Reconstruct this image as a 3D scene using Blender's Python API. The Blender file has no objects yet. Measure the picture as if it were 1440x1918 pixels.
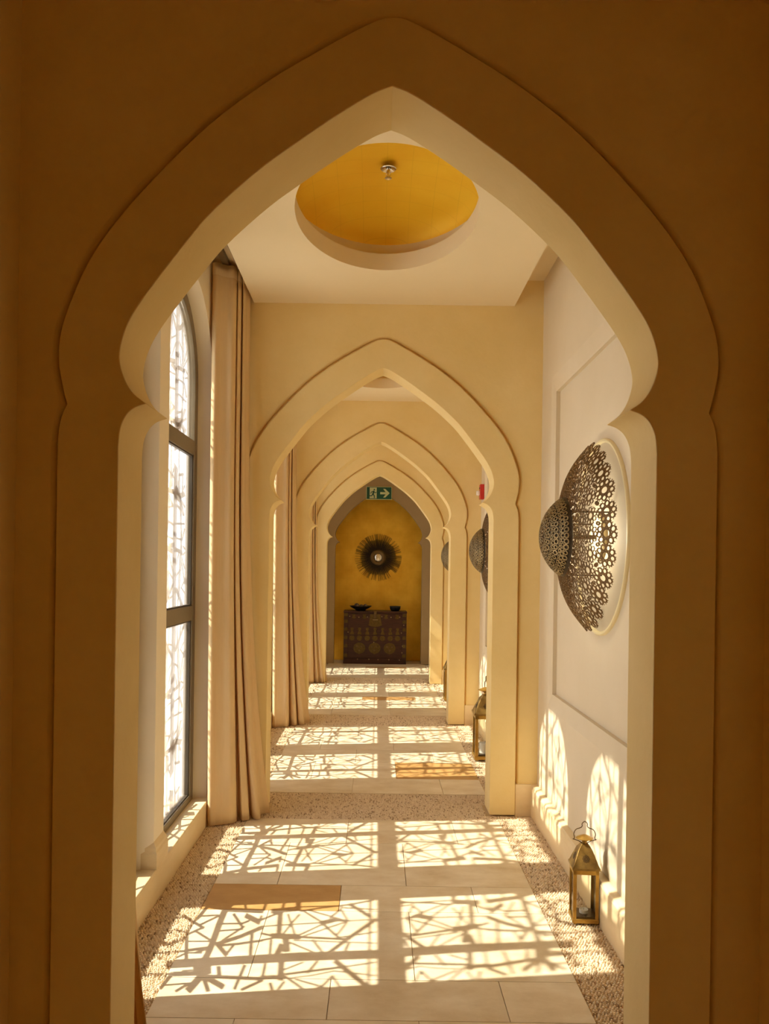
import bpy, bmesh, math, random
from mathutils import Vector, Matrix

random.seed(7)
scene = bpy.context.scene
COL = scene.collection
pi = math.pi

# ------------------------------------------------------------------ camera, sky, sun, exposure
cam_data = bpy.data.cameras.new('camera')
cam = bpy.data.objects.new('camera', cam_data)
COL.objects.link(cam)
cam.location = (0, 0, 1.6)
cam.rotation_euler = (pi / 2, -math.radians(0.8), 0)
cam_data.sensor_fit = 'VERTICAL'
cam_data.sensor_height = 36
cam_data.lens = 1550 / 1918 * 36
cam_data.shift_x = 14 / 1918
cam_data.shift_y = 106 / 1918
cam_data.clip_start = 0.05
scene.camera = cam

world = bpy.data.worlds.new('sky')
scene.world = world
world.use_nodes = True
world.node_tree.nodes['Background'].inputs[0].default_value = (0.97, 0.97, 0.95, 1)
world.node_tree.nodes['Background'].inputs[1].default_value = 4.0

sun_data = bpy.data.lights.new('sun', 'SUN')
sun_data.energy = 12.5
sun_data.angle = math.radians(0.55)
sun_data.color = (1.0, 0.93, 0.73)
sun = bpy.data.objects.new('sun', sun_data)
COL.objects.link(sun)
sun.location = (-6, 2, 7)
SUN_DIR = Vector((1.0, 0.14, -1.065)).normalized()
sun.rotation_euler = SUN_DIR.to_track_quat('-Z', 'Y').to_euler()

vs = scene.view_settings
vs.view_transform = 'Standard'
vs.look = 'None'
vs.gamma = 1.0
vs.use_curve_mapping = False
vs.exposure = -0.28
cy = scene.cycles
cy.use_denoising = True
cy.max_bounces = 16
cy.diffuse_bounces = 12
cy.glossy_bounces = 4
cy.transparent_max_bounces = 24
cy.sample_clamp_indirect = 8.0
cy.caustics_reflective = False
cy.caustics_refractive = False

# ------------------------------------------------------------------ layout (metres; corridor runs along +Y)
CX = 0.024                      # corridor axis
ARCH_Y = [2.25, 5.41, 8.55, 11.56]
ARCH_T = 0.23
END_Y = 13.9
BAY_STEP = 3.15
WALL_L, WALL_R = -1.05, 1.07
OUT_L = -1.19
WIN_C = [3.43, 4.67, 3.43 + 3.15, 4.67 + 3.15, 3.43 + 6.3, 4.67 + 6.3, 12.75]
SILL_Z, SPRING_Z, WIN_R = 0.19, 2.72, 0.49
TOP = 3.8

# ------------------------------------------------------------------ helpers
def link(ob, parent=None):
    COL.objects.link(ob)
    if parent is not None:
        ob.parent = parent
    return ob

def mesh_obj(name, verts, faces, mat, parent=None, smooth=None, bevel=0, loc=None, recalc=True):
    me = bpy.data.meshes.new(name)
    me.from_pydata([tuple(v) for v in verts], [], faces)
    if recalc:
        bm = bmesh.new(); bm.from_mesh(me)
        bmesh.ops.recalc_face_normals(bm, faces=bm.faces)
        bm.to_mesh(me); bm.free()
    if smooth is not None:
        for p in me.polygons:
            p.use_smooth = True
        me.set_sharp_from_angle(angle=math.radians(smooth))
    if mat is not None:
        me.materials.append(mat)
    ob = bpy.data.objects.new(name, me)
    if loc is not None:
        ob.location = loc
    link(ob, parent)
    if bevel:
        m = ob.modifiers.new('bevel', 'BEVEL')
        m.width = bevel; m.segments = 3; m.limit_method = 'ANGLE'; m.angle_limit = math.radians(50)
        m.harden_normals = False
        for p in me.polygons:
            p.use_smooth = True
        me.set_sharp_from_angle(angle=math.radians(35))
    return ob

class MB:
    """collects shapes for ONE mesh"""
    def __init__(self):
        self.v = []; self.f = []
    def add(self, verts, faces):
        b = len(self.v)
        self.v += [tuple(p) for p in verts]
        self.f += [tuple(b + i for i in f) for f in faces]
        return self
    def box(self, x0, x1, y0, y1, z0, z1):
        return self.add([(x0,y0,z0),(x1,y0,z0),(x1,y1,z0),(x0,y1,z0),(x0,y0,z1),(x1,y0,z1),(x1,y1,z1),(x0,y1,z1)],
                        [(0,3,2,1),(4,5,6,7),(0,1,5,4),(1,2,6,5),(2,3,7,6),(3,0,4,7)])
    def prism(self, poly, d0, d1, axis='Y'):
        """2D polygon extruded along an axis. axis Y: poly=(x,z); X: poly=(y,z); Z: poly=(x,y)"""
        n = len(poly)
        def P(p, d):
            return {'Y': (p[0], d, p[1]), 'X': (d, p[0], p[1]), 'Z': (p[0], p[1], d)}[axis]
        vs_ = [P(p, d0) for p in poly] + [P(p, d1) for p in poly]
        fs = [tuple(range(n)), tuple(range(2*n-1, n-1, -1))]
        fs += [(i, i+n, (i+1) % n + n, (i+1) % n) for i in range(n)]
        return self.add(vs_, fs)
    def ring(self, outer, inner, d0, d1, axis='X', closed=True):
        """band between two matching outlines, extruded"""
        n = len(outer)
        def P(p, d):
            return {'Y': (p[0], d, p[1]), 'X': (d, p[0], p[1]), 'Z': (p[0], p[1], d)}[axis]
        vs_ = [P(p, d0) for p in outer] + [P(p, d0) for p in inner] + [P(p, d1) for p in outer] + [P(p, d1) for p in inner]
        fs = []
        for i in range(n if closed else n - 1):
            j = (i + 1) % n
            fs += [(i, j, n+j, n+i), (2*n+i, 3*n+i, 3*n+j, 2*n+j), (i, 2*n+i, 2*n+j, j), (n+i, n+j, 3*n+j, 3*n+i)]
        if not closed:
            fs += [(0, n, 3*n, 2*n), (n-1, 3*n-1, 4*n-1, 2*n-1)]
        return self.add(vs_, fs)
    def lathe(self, prof, n=24, axis='Z', c=(0,0,0), cap=True):
        """profile [(r, h)] spun round an axis"""
        vs_ = []
        for r, h in prof:
            for i in range(n):
                a = 2*pi*i/n
                x, y = r*math.cos(a), r*math.sin(a)
                p = {'Z': (x, y, h), 'Y': (x, h, y), 'X': (h, x, y)}[axis]
                vs_.append((p[0]+c[0], p[1]+c[1], p[2]+c[2]))
        fs = []
        for k in range(len(prof)-1):
            for i in range(n):
                j = (i+1) % n
                fs.append((k*n+i, k*n+j, (k+1)*n+j, (k+1)*n+i))
        if cap:
            fs.append(tuple(range(n)))
            m = (len(prof)-1)*n
            fs.append(tuple(m+n-1-i for i in range(n)))
        return self.add(vs_, fs)
    def tube(self, pts, r, n=8):
        pts = [Vector(p) for p in pts]
        rings = []
        up = Vector((0.137, 0.31, 0.94)).normalized()
        vs_ = []
        for i, p in enumerate(pts):
            t = (pts[min(i+1, len(pts)-1)] - pts[max(i-1, 0)]).normalized()
            a = t.cross(up)
            if a.length < 1e-3: a = t.cross(Vector((1,0,0)))
            a.normalize(); b = t.cross(a)
            for k in range(n):
                th = 2*pi*k/n
                vs_.append(p + r*(a*math.cos(th) + b*math.sin(th)))
        fs = []
        for i in range(len(pts)-1):
            for k in range(n):
                j = (k+1) % n
                fs.append((i*n+k, i*n+j, (i+1)*n+j, (i+1)*n+k))
        fs.append(tuple(range(n))); m = (len(pts)-1)*n
        fs.append(tuple(m+n-1-k for k in range(n)))
        return self.add(vs_, fs)
    def build(self, name, mat, parent=None, smooth=None, bevel=0, loc=None):
        return mesh_obj(name, self.v, self.f, mat, parent, smooth, bevel, loc)

def empty(name, loc, rz=0.0):
    o = bpy.data.objects.new(name, None)
    o.empty_display_size = 0.1
    o.location = loc
    o.rotation_euler = (0, 0, rz)
    return link(o)

def tag(o, label, cat, group=None):
    o['label'] = label; o['category'] = cat
    if group: o['group'] = group
    return o

def struct(o):
    o['kind'] = 'structure'
    return o

def copy_tree(o, parent=None):
    c = o.copy()
    link(c, parent)
    for ch in list(o.children):
        copy_tree(ch, c)
    return c

def spline(pts, n=6):
    """Catmull-Rom through 2D points"""
    out = []
    P = [pts[0]] + list(pts) + [pts[-1]]
    for i in range(1, len(P)-2):
        p0, p1, p2, p3 = P[i-1], P[i], P[i+1], P[i+2]
        for k in range(n):
            t = k/n
            out.append(tuple(0.5*((2*p1[d]) + (-p0[d]+p2[d])*t + (2*p0[d]-5*p1[d]+4*p2[d]-p3[d])*t*t + (-p0[d]+3*p1[d]-3*p2[d]+p3[d])*t**3) for d in range(len(p1))))
    out.append(tuple(pts[-1]))
    return out

# ------------------------------------------------------------------ materials
def new_mat(name):
    m = bpy.data.materials.new(name); m.use_nodes = True
    nt = m.node_tree
    return m, nt, nt.nodes['Principled BSDF'], nt.nodes['Material Output']

def simple(name, col, rough=0.6, metal=0.0, spec=0.5):
    m, nt, b, o = new_mat(name)
    b.inputs['Base Color'].default_value = (*col, 1)
    b.inputs['Roughness'].default_value = rough
    b.inputs['Metallic'].default_value = metal
    b.inputs['Specular IOR Level'].default_value = spec
    return m

def mottled(name, c1, c2, scale=3.0, rough=0.7, bump=0.0, bscale=60.0, metal=0.0, spec=0.3, stretch=None, detail=6.0, rand=0.0):
    m, nt, b, o = new_mat(name)
    N, L = nt.nodes, nt.links
    tc = N.new('ShaderNodeTexCoord')
    mp = N.new('ShaderNodeMapping')
    L.new(tc.outputs['Object'], mp.inputs['Vector'])
    if stretch: mp.inputs['Scale'].default_value = stretch
    nz = N.new('ShaderNodeTexNoise')
    nz.inputs['Scale'].default_value = scale
    nz.inputs['Detail'].default_value = detail
    nz.inputs['Roughness'].default_value = 0.65
    L.new(mp.outputs['Vector'], nz.inputs['Vector'])
    cr = N.new('ShaderNodeValToRGB')
    cr.color_ramp.elements[0].position = 0.3
    cr.color_ramp.elements[1].position = 0.7
    cr.color_ramp.elements[0].color = (*c1, 1)
    cr.color_ramp.elements[1].color = (*c2, 1)
    L.new(nz.outputs['Fac'], cr.inputs['Fac'])
    src = cr.outputs['Color']
    if rand:
        oi = N.new('ShaderNodeObjectInfo')
        hs = N.new('ShaderNodeHueSaturation')
        mr = N.new('ShaderNodeMapRange')
        mr.inputs['To Min'].default_value = 1 - rand; mr.inputs['To Max'].default_value = 1 + rand
        L.new(oi.outputs['Random'], mr.inputs['Value'])
        L.new(mr.outputs['Result'], hs.inputs['Value'])
        L.new(src, hs.inputs['Color']); src = hs.outputs['Color']
        # every piece cut from another part of the stone
        ad = N.new('ShaderNodeVectorMath'); ad.operation = 'MULTIPLY_ADD'
        L.new(oi.outputs['Random'], ad.inputs[0]); ad.inputs[1].default_value = (37, 17, 9)
        L.new(tc.outputs['Object'], ad.inputs[2]); L.new(ad.outputs[0], mp.inputs['Vector'])
    L.new(src, b.inputs['Base Color'])
    b.inputs['Roughness'].default_value = rough
    b.inputs['Metallic'].default_value = metal
    b.inputs['Specular IOR Level'].default_value = spec
    if bump:
        n2 = N.new('ShaderNodeTexNoise'); n2.inputs['Scale'].default_value = bscale; n2.inputs['Detail'].default_value = 4
        L.new(mp.outputs['Vector'], n2.inputs['Vector'])
        bp = N.new('ShaderNodeBump'); bp.inputs['Strength'].default_value = bump; bp.inputs['Distance'].default_value = 0.01
        L.new(n2.outputs['Fac'], bp.inputs['Height']); L.new(bp.outputs['Normal'], b.inputs['Normal'])
    return m

def glass_mat(name, tint=(1,1,1), refl=0.06):
    m, nt, b, o = new_mat(name)
    N, L = nt.nodes, nt.links
    N.remove(b)
    t = N.new('ShaderNodeBsdfTransparent'); t.inputs[0].default_value = (*tint, 1)
    g = N.new('ShaderNodeBsdfGlossy'); g.inputs['Roughness'].default_value = 0.03
    fr = N.new('ShaderNodeFresnel'); fr.inputs['IOR'].default_value = 1.3
    mx = N.new('ShaderNodeMixShader')
    ml = N.new('ShaderNodeMath'); ml.operation = 'MULTIPLY'; ml.inputs[1].default_value = refl / 0.06 * 0.6
    L.new(fr.outputs[0], ml.inputs[0]); L.new(ml.outputs[0], mx.inputs[0])
    L.new(t.outputs[0], mx.inputs[1]); L.new(g.outputs[0], mx.inputs[2])
    L.new(mx.outputs[0], o.inputs['Surface'])
    return m

M = {}
M['plaster'] = mottled('plaster_sand', (0.79, 0.62, 0.285), (0.85, 0.69, 0.36), 2.4, 0.75, 0.10, 35, spec=0.2)
M['plaster_light'] = mottled('plaster_cream', (0.87, 0.79, 0.62), (0.90, 0.82, 0.67), 1.6, 0.7, 0.06, 35, spec=0.25)
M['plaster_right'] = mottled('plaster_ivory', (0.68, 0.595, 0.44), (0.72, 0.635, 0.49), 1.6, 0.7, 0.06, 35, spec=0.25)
M['ceiling'] = mottled('ceiling_paint', (0.84, 0.73, 0.50), (0.87, 0.76, 0.54), 1.3, 0.8, 0.04, 30, spec=0.2)
M['plaster_shaded'] = mottled('shaded_plaster', (0.35, 0.25, 0.125), (0.39, 0.28, 0.145), 2.0, 0.8, 0.05, 40, spec=0.2)  # plaster with the shade of the end wall put into its colour
M['limestone'] = mottled('limestone', (0.74, 0.59, 0.34), (0.84, 0.70, 0.46), 4.5, 0.5, 0.05, 50, spec=0.35, stretch=(1, 0.5, 2.0))
M['travertine'] = mottled('travertine', (0.67, 0.545, 0.355), (0.88, 0.79, 0.62), 4.5, 0.38, 0.05, 60, spec=0.4, stretch=(0.9, 1.5, 1), detail=10, rand=0.05)
M['brown_stone'] = mottled('brown_travertine', (0.46, 0.255, 0.085), (0.58, 0.35, 0.14), 6.0, 0.38, 0.05, 60, spec=0.4, stretch=(0.9, 1.5, 1), detail=10)
M['mortar'] = mottled('pebble_mortar', (0.62, 0.48, 0.30), (0.72, 0.58, 0.39), 40, 0.9)
M['joint'] = simple('joint_grout', (0.40, 0.28, 0.16), 0.9)
M['bronze_frame'] = simple('bronze_window_frame', (0.21, 0.165, 0.10), 0.45, 0.3)
def lattice_mat():
    m, nt, b, o = new_mat('white_screen_sheet')
    N, L = nt.nodes, nt.links
    N.remove(b)
    d = N.new('ShaderNodeBsdfDiffuse'); t = N.new('ShaderNodeBsdfTranslucent')
    d.inputs[0].default_value = (0.88, 0.86, 0.84, 1); t.inputs[0].default_value = (0.90, 0.87, 0.84, 1)
    mx = N.new('ShaderNodeMixShader'); mx.inputs[0].default_value = 0.5
    L.new(d.outputs[0], mx.inputs[1]); L.new(t.outputs[0], mx.inputs[2])
    L.new(mx.outputs[0], o.inputs['Surface'])
    return m
M['lattice'] = lattice_mat()
M['bead'] = simple('dark_bronze_bead', (0.06, 0.045, 0.028), 0.5, 0.2)
M['glass'] = glass_mat('clear_window_glass', (0.97, 0.97, 0.985), 0.06)
M['lantern_glass'] = glass_mat('lantern_glass', (0.95, 0.95, 0.93), 0.06)
M['gravel'] = mottled('pale_gravel', (0.78, 0.74, 0.68), (0.84, 0.80, 0.74), 2.0, 0.9)
M['black'] = simple('black_slot', (0.01, 0.009, 0.008), 0.6)
M['chrome'] = simple('chrome', (0.75, 0.72, 0.68), 0.15, 1.0)
M['red'] = simple('red_plastic', (0.55, 0.02, 0.015), 0.35)
M['white_plastic'] = simple('white_plastic', (0.85, 0.83, 0.8), 0.3)
M['wax'] = simple('white_wax', (0.90, 0.87, 0.80), 0.5)
M['brass'] = mottled('aged_brass', (0.30, 0.17, 0.035), (0.55, 0.34, 0.08), 9, 0.38, 0.08, 90, metal=0.75)
M['dark_brass'] = mottled('tarnished_brass', (0.09, 0.058, 0.025), (0.20, 0.13, 0.055), 14, 0.45, 0.08, 90, metal=0.7)
M['lace'] = mottled('pierced_bronze', (0.13, 0.070, 0.022), (0.20, 0.115, 0.040), 18, 0.45, 0.0, metal=0.45)
M['bowl_lace'] = mottled('embossed_bronze', (0.24, 0.17, 0.075), (0.36, 0.27, 0.13), 18, 0.4, 0.0, metal=0.4)
M['roof_brass'] = mottled('tarnished_roof_brass', (0.13, 0.078, 0.022), (0.30, 0.185, 0.05), 16, 0.42, 0.10, 80, metal=0.65)
M['bowl_base'] = simple('dark_bronze', (0.055, 0.036, 0.016), 0.5, 0.5)
M['disc'] = mottled('cream_backplate', (0.86, 0.76, 0.46), (0.88, 0.79, 0.52), 5, 0.5)
M['dark_wood'] = mottled('dark_red_wood', (0.030, 0.009, 0.005), (0.065, 0.020, 0.010), 5, 0.4, 0.05, 40, stretch=(1, 1, 6))
M['chest_brass'] = mottled('worn_chest_brass', (0.075, 0.046, 0.010), (0.14, 0.088, 0.02), 30, 0.5, metal=0.5)
M['stud'] = simple('polished_stud', (0.30, 0.21, 0.10), 0.4, 0.7)
M['dark_bowl'] = simple('black_lacquer', (0.012, 0.012, 0.010), 0.3)
M['ball'] = mottled('dark_decor_ball', (0.07, 0.05, 0.035), (0.20, 0.15, 0.11), 20, 0.4)
M['mirror'] = simple('mirror_glass', (0.8, 0.78, 0.75), 0.06, 1.0)
M['spoke'] = simple('blackened_bronze_rod', (0.035, 0.021, 0.006), 0.5, 0.5)
M['bronze'] = mottled('hammered_bronze', (0.10, 0.065, 0.025), (0.20, 0.13, 0.05), 40, 0.4, metal=0.6)
M['sign_green'] = simple('exit_sign_green', (0.006, 0.085, 0.045), 0.5)
M['sign_pale'] = simple('exit_sign_pale', (0.62, 0.66, 0.36), 0.5)

def gold_leaf(name, c1, c2, cell, metal):
    """gold leaf laid in square sheets: sheet lines and cloudy tone"""
    m, nt, b, o = new_mat(name)
    N, L = nt.nodes, nt.links
    tc = N.new('ShaderNodeTexCoord')
    nz = N.new('ShaderNodeTexNoise'); nz.inputs['Scale'].default_value = 4; nz.inputs['Detail'].default_value = 8
    L.new(tc.outputs['Object'], nz.inputs['Vector'])
    cr = N.new('ShaderNodeValToRGB')
    cr.color_ramp.elements[0].position = 0.32; cr.color_ramp.elements[1].position = 0.68
    cr.color_ramp.elements[0].color = (*c1, 1); cr.color_ramp.elements[1].color = (*c2, 1)
    L.new(nz.outputs['Fac'], cr.inputs['Fac'])
    sp = N.new('ShaderNodeSeparateXYZ'); L.new(tc.outputs['Object'], sp.inputs[0])
    line = None
    for ax in cell:
        d = N.new('ShaderNodeMath'); d.operation = 'PINGPONG'; d.inputs[1].default_value = 0.065
        L.new(sp.outputs[ax], d.inputs[0])
        c = N.new('ShaderNodeMath'); c.operation = 'LESS_THAN'; c.inputs[1].default_value = 0.0012
        L.new(d.outputs[0], c.inputs[0])
        if line is None: line = c
        else:
            mx = N.new('ShaderNodeMath'); mx.operation = 'MAXIMUM'
            L.new(line.outputs[0], mx.inputs[0]); L.new(c.outputs[0], mx.inputs[1]); line = mx
    mix = N.new('ShaderNodeMix'); mix.data_type = 'RGBA'
    sc_ = N.new('ShaderNodeMath'); sc_.operation = 'MULTIPLY'; sc_.inputs[1].default_value = 0.14
    L.new(line.outputs[0], sc_.inputs[0]); L.new(sc_.outputs[0], mix.inputs[0])
    L.new(cr.outputs['Color'], mix.inputs[6]); mix.inputs[7].default_value = (c1[0]*0.4, c1[1]*0.35, c1[2]*0.3, 1)
    L.new(mix.outputs[2], b.inputs['Base Color'])
    b.inputs['Metallic'].default_value = metal
    b.inputs['Roughness'].default_value = 0.5
    return m
M['gold_wall'] = gold_leaf('gold_leaf_wall', (0.80, 0.44, 0.025), (0.95, 0.60, 0.06), ('X', 'Z'), 0.45)
M['gold_dome'] = gold_leaf('gold_leaf_dome', (0.93, 0.56, 0.015), (0.97, 0.64, 0.03), ('X', 'Y'), 0.3)

def curtain_mat():
    m, nt, b, o = new_mat('cream_linen')
    N, L = nt.nodes, nt.links
    N.remove(b)
    tc = N.new('ShaderNodeTexCoord')
    mp = N.new('ShaderNodeMapping'); mp.inputs['Scale'].default_value = (60, 60, 3)
    L.new(tc.outputs['Object'], mp.inputs['Vector'])
    nz = N.new('ShaderNodeTexNoise'); nz.inputs['Scale'].default_value = 3; nz.inputs['Detail'].default_value = 3
    L.new(mp.outputs['Vector'], nz.inputs['Vector'])
    cr = N.new('ShaderNodeValToRGB')
    cr.color_ramp.elements[0].color = (0.82, 0.645, 0.36, 1); cr.color_ramp.elements[1].color = (0.90, 0.735, 0.46, 1)
    L.new(nz.outputs['Fac'], cr.inputs['Fac'])
    d = N.new('ShaderNodeBsdfDiffuse'); t = N.new('ShaderNodeBsdfTranslucent')
    L.new(cr.outputs[0], d.inputs[0]); t.inputs[0].default_value = (0.86, 0.60, 0.27, 1)
    mx = N.new('ShaderNodeMixShader'); mx.inputs[0].default_value = 0.28
    L.new(d.outputs[0], mx.inputs[1]); L.new(t.outputs[0], mx.inputs[2])
    L.new(mx.outputs[0], o.inputs['Surface'])
    return m
M['curtain'] = curtain_mat()

def pebble_mat():
    m, nt, b, o = new_mat('river_pebble')
    N, L = nt.nodes, nt.links
    at = N.new('ShaderNodeAttribute'); at.attribute_name = 'tone'
    cr = N.new('ShaderNodeValToRGB')
    e = cr.color_ramp.elements
    e[0].position = 0.0; e[0].color = (0.34, 0.23, 0.13, 1)
    e[1].position = 1.0; e[1].color = (0.90, 0.78, 0.60, 1)
    k = e.new(0.09); k.color = (0.55, 0.40, 0.24, 1)
    k = e.new(0.16); k.color = (0.74, 0.60, 0.42, 1)
    k = e.new(0.65); k.color = (0.82, 0.70, 0.52, 1)
    L.new(at.outputs['Fac'], cr.inputs['Fac']); L.new(cr.outputs[0], b.inputs['Base Color'])
    b.inputs['Roughness'].default_value = 0.5
    return m
M['pebble'] = pebble_mat()
def glow(name, col, s):
    m, nt, b, o = new_mat(name)
    b.inputs['Base Color'].default_value = (*col, 1)
    b.inputs['Emission Color'].default_value = (*col, 1)
    b.inputs['Emission Strength'].default_value = s
    return m
M['bulb'] = glow('lit_bulb', (1.0, 0.86, 0.62), 25.0)

# ------------------------------------------------------------------ arch outline (half width from axis, height)
LEG = [(0.732, 0.0), (0.732, 1.90)]
LOBE_LOW = [(0.732, 1.925), (0.727, 1.972), (0.711, 2.008), (0.688, 2.029), (0.657, 2.040)]
LOBE_UP = [(0.657, 2.040), (0.692, 2.066), (0.716, 2.103), (0.730, 2.148), (0.731, 2.185), (0.720, 2.232), (0.696, 2.285),
           (0.648, 2.357), (0.548, 2.490), (0.480, 2.570), (0.362, 2.678), (0.252, 2.760), (0.155, 2.828), (0.055, 2.890), (0.0, 2.912)]
O_LOW = [(0.898, 0.0), (0.898, 1.90)]
O_LOBE = [(0.898, 1.925), (0.893, 1.978), (0.884, 2.012), (0.873, 2.035)]
O_UP = [(0.873, 2.035), (0.886, 2.085), (0.897, 2.150), (0.895, 2.215), (0.876, 2.290), (0.822, 2.420), (0.740, 2.543), (0.620, 2.680),
        (0.487, 2.810), (0.345, 2.918), (0.210, 3.002), (0.085, 3.072), (0.03, 3.096), (0.0, 3.100)]

def half(parts, n=4):
    out = list(parts[0])
    for p in parts[1:]:
        s = spline(p, n)
        out += s if abs(out[-1][0]-s[0][0]) + abs(out[-1][1]-s[0][1]) > 1e-6 else s[1:]
    return out

def outline(h, cx=CX, grow=0.0):
    """full outline from left foot over the top to the right foot"""
    left = [(cx - x - grow, z + (grow if z > 2.2 else 0)) for x, z in h]
    right = [(cx + x + grow, z + (grow if z > 2.2 else 0)) for x, z in reversed(h[:-1])]
    return left + right
INNER = half([LEG, LOBE_LOW, LOBE_UP])
OUTER = half([O_LOW, O_LOBE, O_UP])

# ------------------------------------------------------------------ floor
floor = struct(MB().box(-1.32, 1.30, -0.70, 14.75, -0.12, -0.012).build('floor', M['mortar']))
A = [-0.80, -0.157, 0.495, 0.80]
B = [-0.80, -0.482, 0.170, 0.80]
ROWS = []
y = -0.54
while y < 1.6:
    ROWS.append((y, y + 0.6, A if len(ROWS) % 2 else B, None)); y += 0.6
ROWS += [(2.62, 2.93, B, None), (2.93, 3.22, A, None), (3.22, 3.86, B, None), (3.86, 4.175, A, 0), (4.175, 4.815, B, None), (4.815, 5.27, A, None),
         (5.89, 6.31, A, None), (6.31, 6.84, B, 2), (6.84, 7.30, A, None), (7.30, 7.86, B, None), (7.86, 8.40, A, None),
         (9.03, 9.52, B, None), (9.52, 10.08, B, None), (10.08, 10.34, A, 1), (10.34, 10.90, B, None), (10.90, 11.42, A, None),
         (12.10, 12.62, A, None), (12.62, 13.10, B, None), (13.10, 13.32, A, None), (13.32, 13.52, A, 1), (13.52, 13.92, B, None), (13.92, 14.45, A, None)]
for (y0, y1, xs, br) in ROWS:
    for i in range(3):
        g = 0.0016
        cxm, cym = (xs[i] + xs[i+1]) / 2, (y0 + y1) / 2
        hx, hy = (xs[i+1] - xs[i]) / 2 - g, (y1 - y0) / 2 - g
        t = MB().box(-hx, hx, -hy, hy, -0.0115, 0.0).build('tile', M['brown_stone'] if br == i else M['travertine'], floor, loc=(cxm, cym, 0))
        if br == i: t['label'] = 'brown stone tile'

def pebbles(name, rects, pitch):
    rnd = random.Random(3)
    V, F, T = [], [], []
    ca = [(math.cos(k*pi/3), math.sin(k*pi/3)) for k in range(6)]
    for (x0, x1, y0, y1) in rects:
        nx, ny = max(1, int((x1-x0)/pitch)), max(1, int((y1-y0)/pitch))
        for i in range(nx):
            for j in range(ny):
                x = x0 + (i + 0.5 + rnd.uniform(-0.22, 0.22) + (0.25 if j % 2 else -0.25)) * (x1-x0)/nx
                yy = y0 + (j + 0.5 + rnd.uniform(-0.22, 0.22)) * (y1-y0)/ny
                skip = False
                for ay in ARCH_Y:
                    if ay - 0.02 < yy < ay + ARCH_T + 0.02 and abs(x - CX) > 0.71: skip = True
                if skip: continue
                rx, ry = pitch*rnd.uniform(0.36, 0.56), pitch*rnd.uniform(0.36, 0.56)
                a = rnd.uniform(0, pi); c_, s_ = math.cos(a), math.sin(a)
                h = rnd.uniform(-0.0025, 0.0)
                b = len(V)
                for (k, zz) in ((1.0, -0.010), (0.62, h)):
                    for (u, v) in ca:
                        px, py = u*rx*k, v*ry*k
                        V.append((x + px*c_ - py*s_, yy + px*s_ + py*c_, zz))
                for r in (0,):
                    for k in range(6):
                        F.append((b+r+k, b+r+(k+1) % 6, b+r+6+(k+1) % 6, b+r+6+k))
                F.append(tuple(b+6+k for k in range(6)))
                T += [rnd.random()] * 7
    me = bpy.data.meshes.new(name)
    me.from_pydata(V, [], F)
    at = me.attributes.new('tone', 'FLOAT', 'FACE')
    at.data.foreach_set('value', T)
    me.materials.append(M['pebble'])
    ob = bpy.data.objects.new(name, me)
    link(ob, floor)
    ob['kind'] = 'stuff'
    return ob
PL, PR = -1.028, 1.027
pebbles('pebble_border', [(PL, -0.803, 2.5, 5.6), (0.803, PR, 2.5, 5.6), (-0.80, 0.80, 5.274, 5.886), (-0.80, 0.80, 2.2, 2.616)], 0.0125)
pebbles('pebble_border', [(PL, -0.803, 5.6, 8.6), (0.803, PR, 5.6, 8.6), (-0.80, 0.80, 8.404, 9.026)], 0.017)
pebbles('pebble_border', [(PL, -0.803, 8.6, 13.85), (0.803, PR, 8.6, 13.85), (-0.80, 0.80, 11.424, 12.096)], 0.026)

# ------------------------------------------------------------------ left wall with windows
def opening(hw, z0, c, n=20):
    return ([(c - hw, z0)] + [(c - hw*math.cos(pi*k/n), SPRING_Z + hw*math.sin(pi*k/n)) for k in range(n+1)] + [(c + hw, z0)])
wl = MB()
ZB = 0.15
edges = []
for c in WIN_C:
    s0, s1 = c - 0.62, c + 0.62
    edges.append((s0, s1))
    oi, of, ox = opening(0.53, ZB, c), opening(WIN_R, ZB, c), opening(WIN_R, ZB, c)
    n = len(oi)
    ngon = lambda o, x: [(x, s0, ZB)] + [(x, p[0], p[1]) for p in o] + [(x, s1, ZB), (x, s1, TOP), (x, s0, TOP)]
    wl.add(ngon(oi, WALL_L), [tuple(range(n+4))])
    wl.add(ngon(ox, OUT_L), [tuple(range(n+3, -1, -1))])
    lv = [(WALL_L, p[0], p[1]) for p in oi] + [(-1.17, p[0], p[1]) for p in of] + [(OUT_L, p[0], p[1]) for p in ox]
    wl.add(lv, [(k*n+i, k*n+i+1, (k+1)*n+i+1, (k+1)*n+i) for k in (0, 1) for i in range(n-1)])
prev = 2.26
for s0, s1 in edges + [(14.7, 14.7)]:
    if s0 - prev > 0.001:
        wl.box(OUT_L, WALL_L, prev, s0, ZB, TOP)
    prev = s1
wall_left = struct(wl.build('wall_left', M['plaster_light'], smooth=30))
base_l = struct(MB().box(OUT_L, -1.03, 2.26, 13.92, -0.1, ZB).build('baseboard_left', M['limestone'], bevel=0.006))
for k in range(3):           # moulded skirting at the foot of the piers between windows
    y0, y1 = 3.96 + BAY_STEP*k, 4.14 + BAY_STEP*k
    s = MB()
    prof = [(-1.0302, ZB-0.001), (-1.0302, 0.225), (-1.036, 0.235), (-1.036, 0.250), (-1.043, 0.262), (-1.049, 0.275)]
    loops = []
    for (x, z) in prof:
        e = (-1.049 - x) * -1
        loops.append([(-1.14, y0 - e, z), (x, y0 - e, z), (x, y1 + e, z), (-1.14, y1 + e, z)])
    v = [p for l in loops for p in l]
    f = [(4*k_+i, 4*k_+i+1, 4*k_+i+5, 4*k_+i+4) for k_ in range(len(prof)-1) for i in range(3)]
    m_ = 4*(len(prof)-1)
    f.append((m_, m_+1, m_+2, m_+3))
    s.add(v, f)
    s.build('skirting', M['limestone'], base_l, smooth=25)

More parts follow.
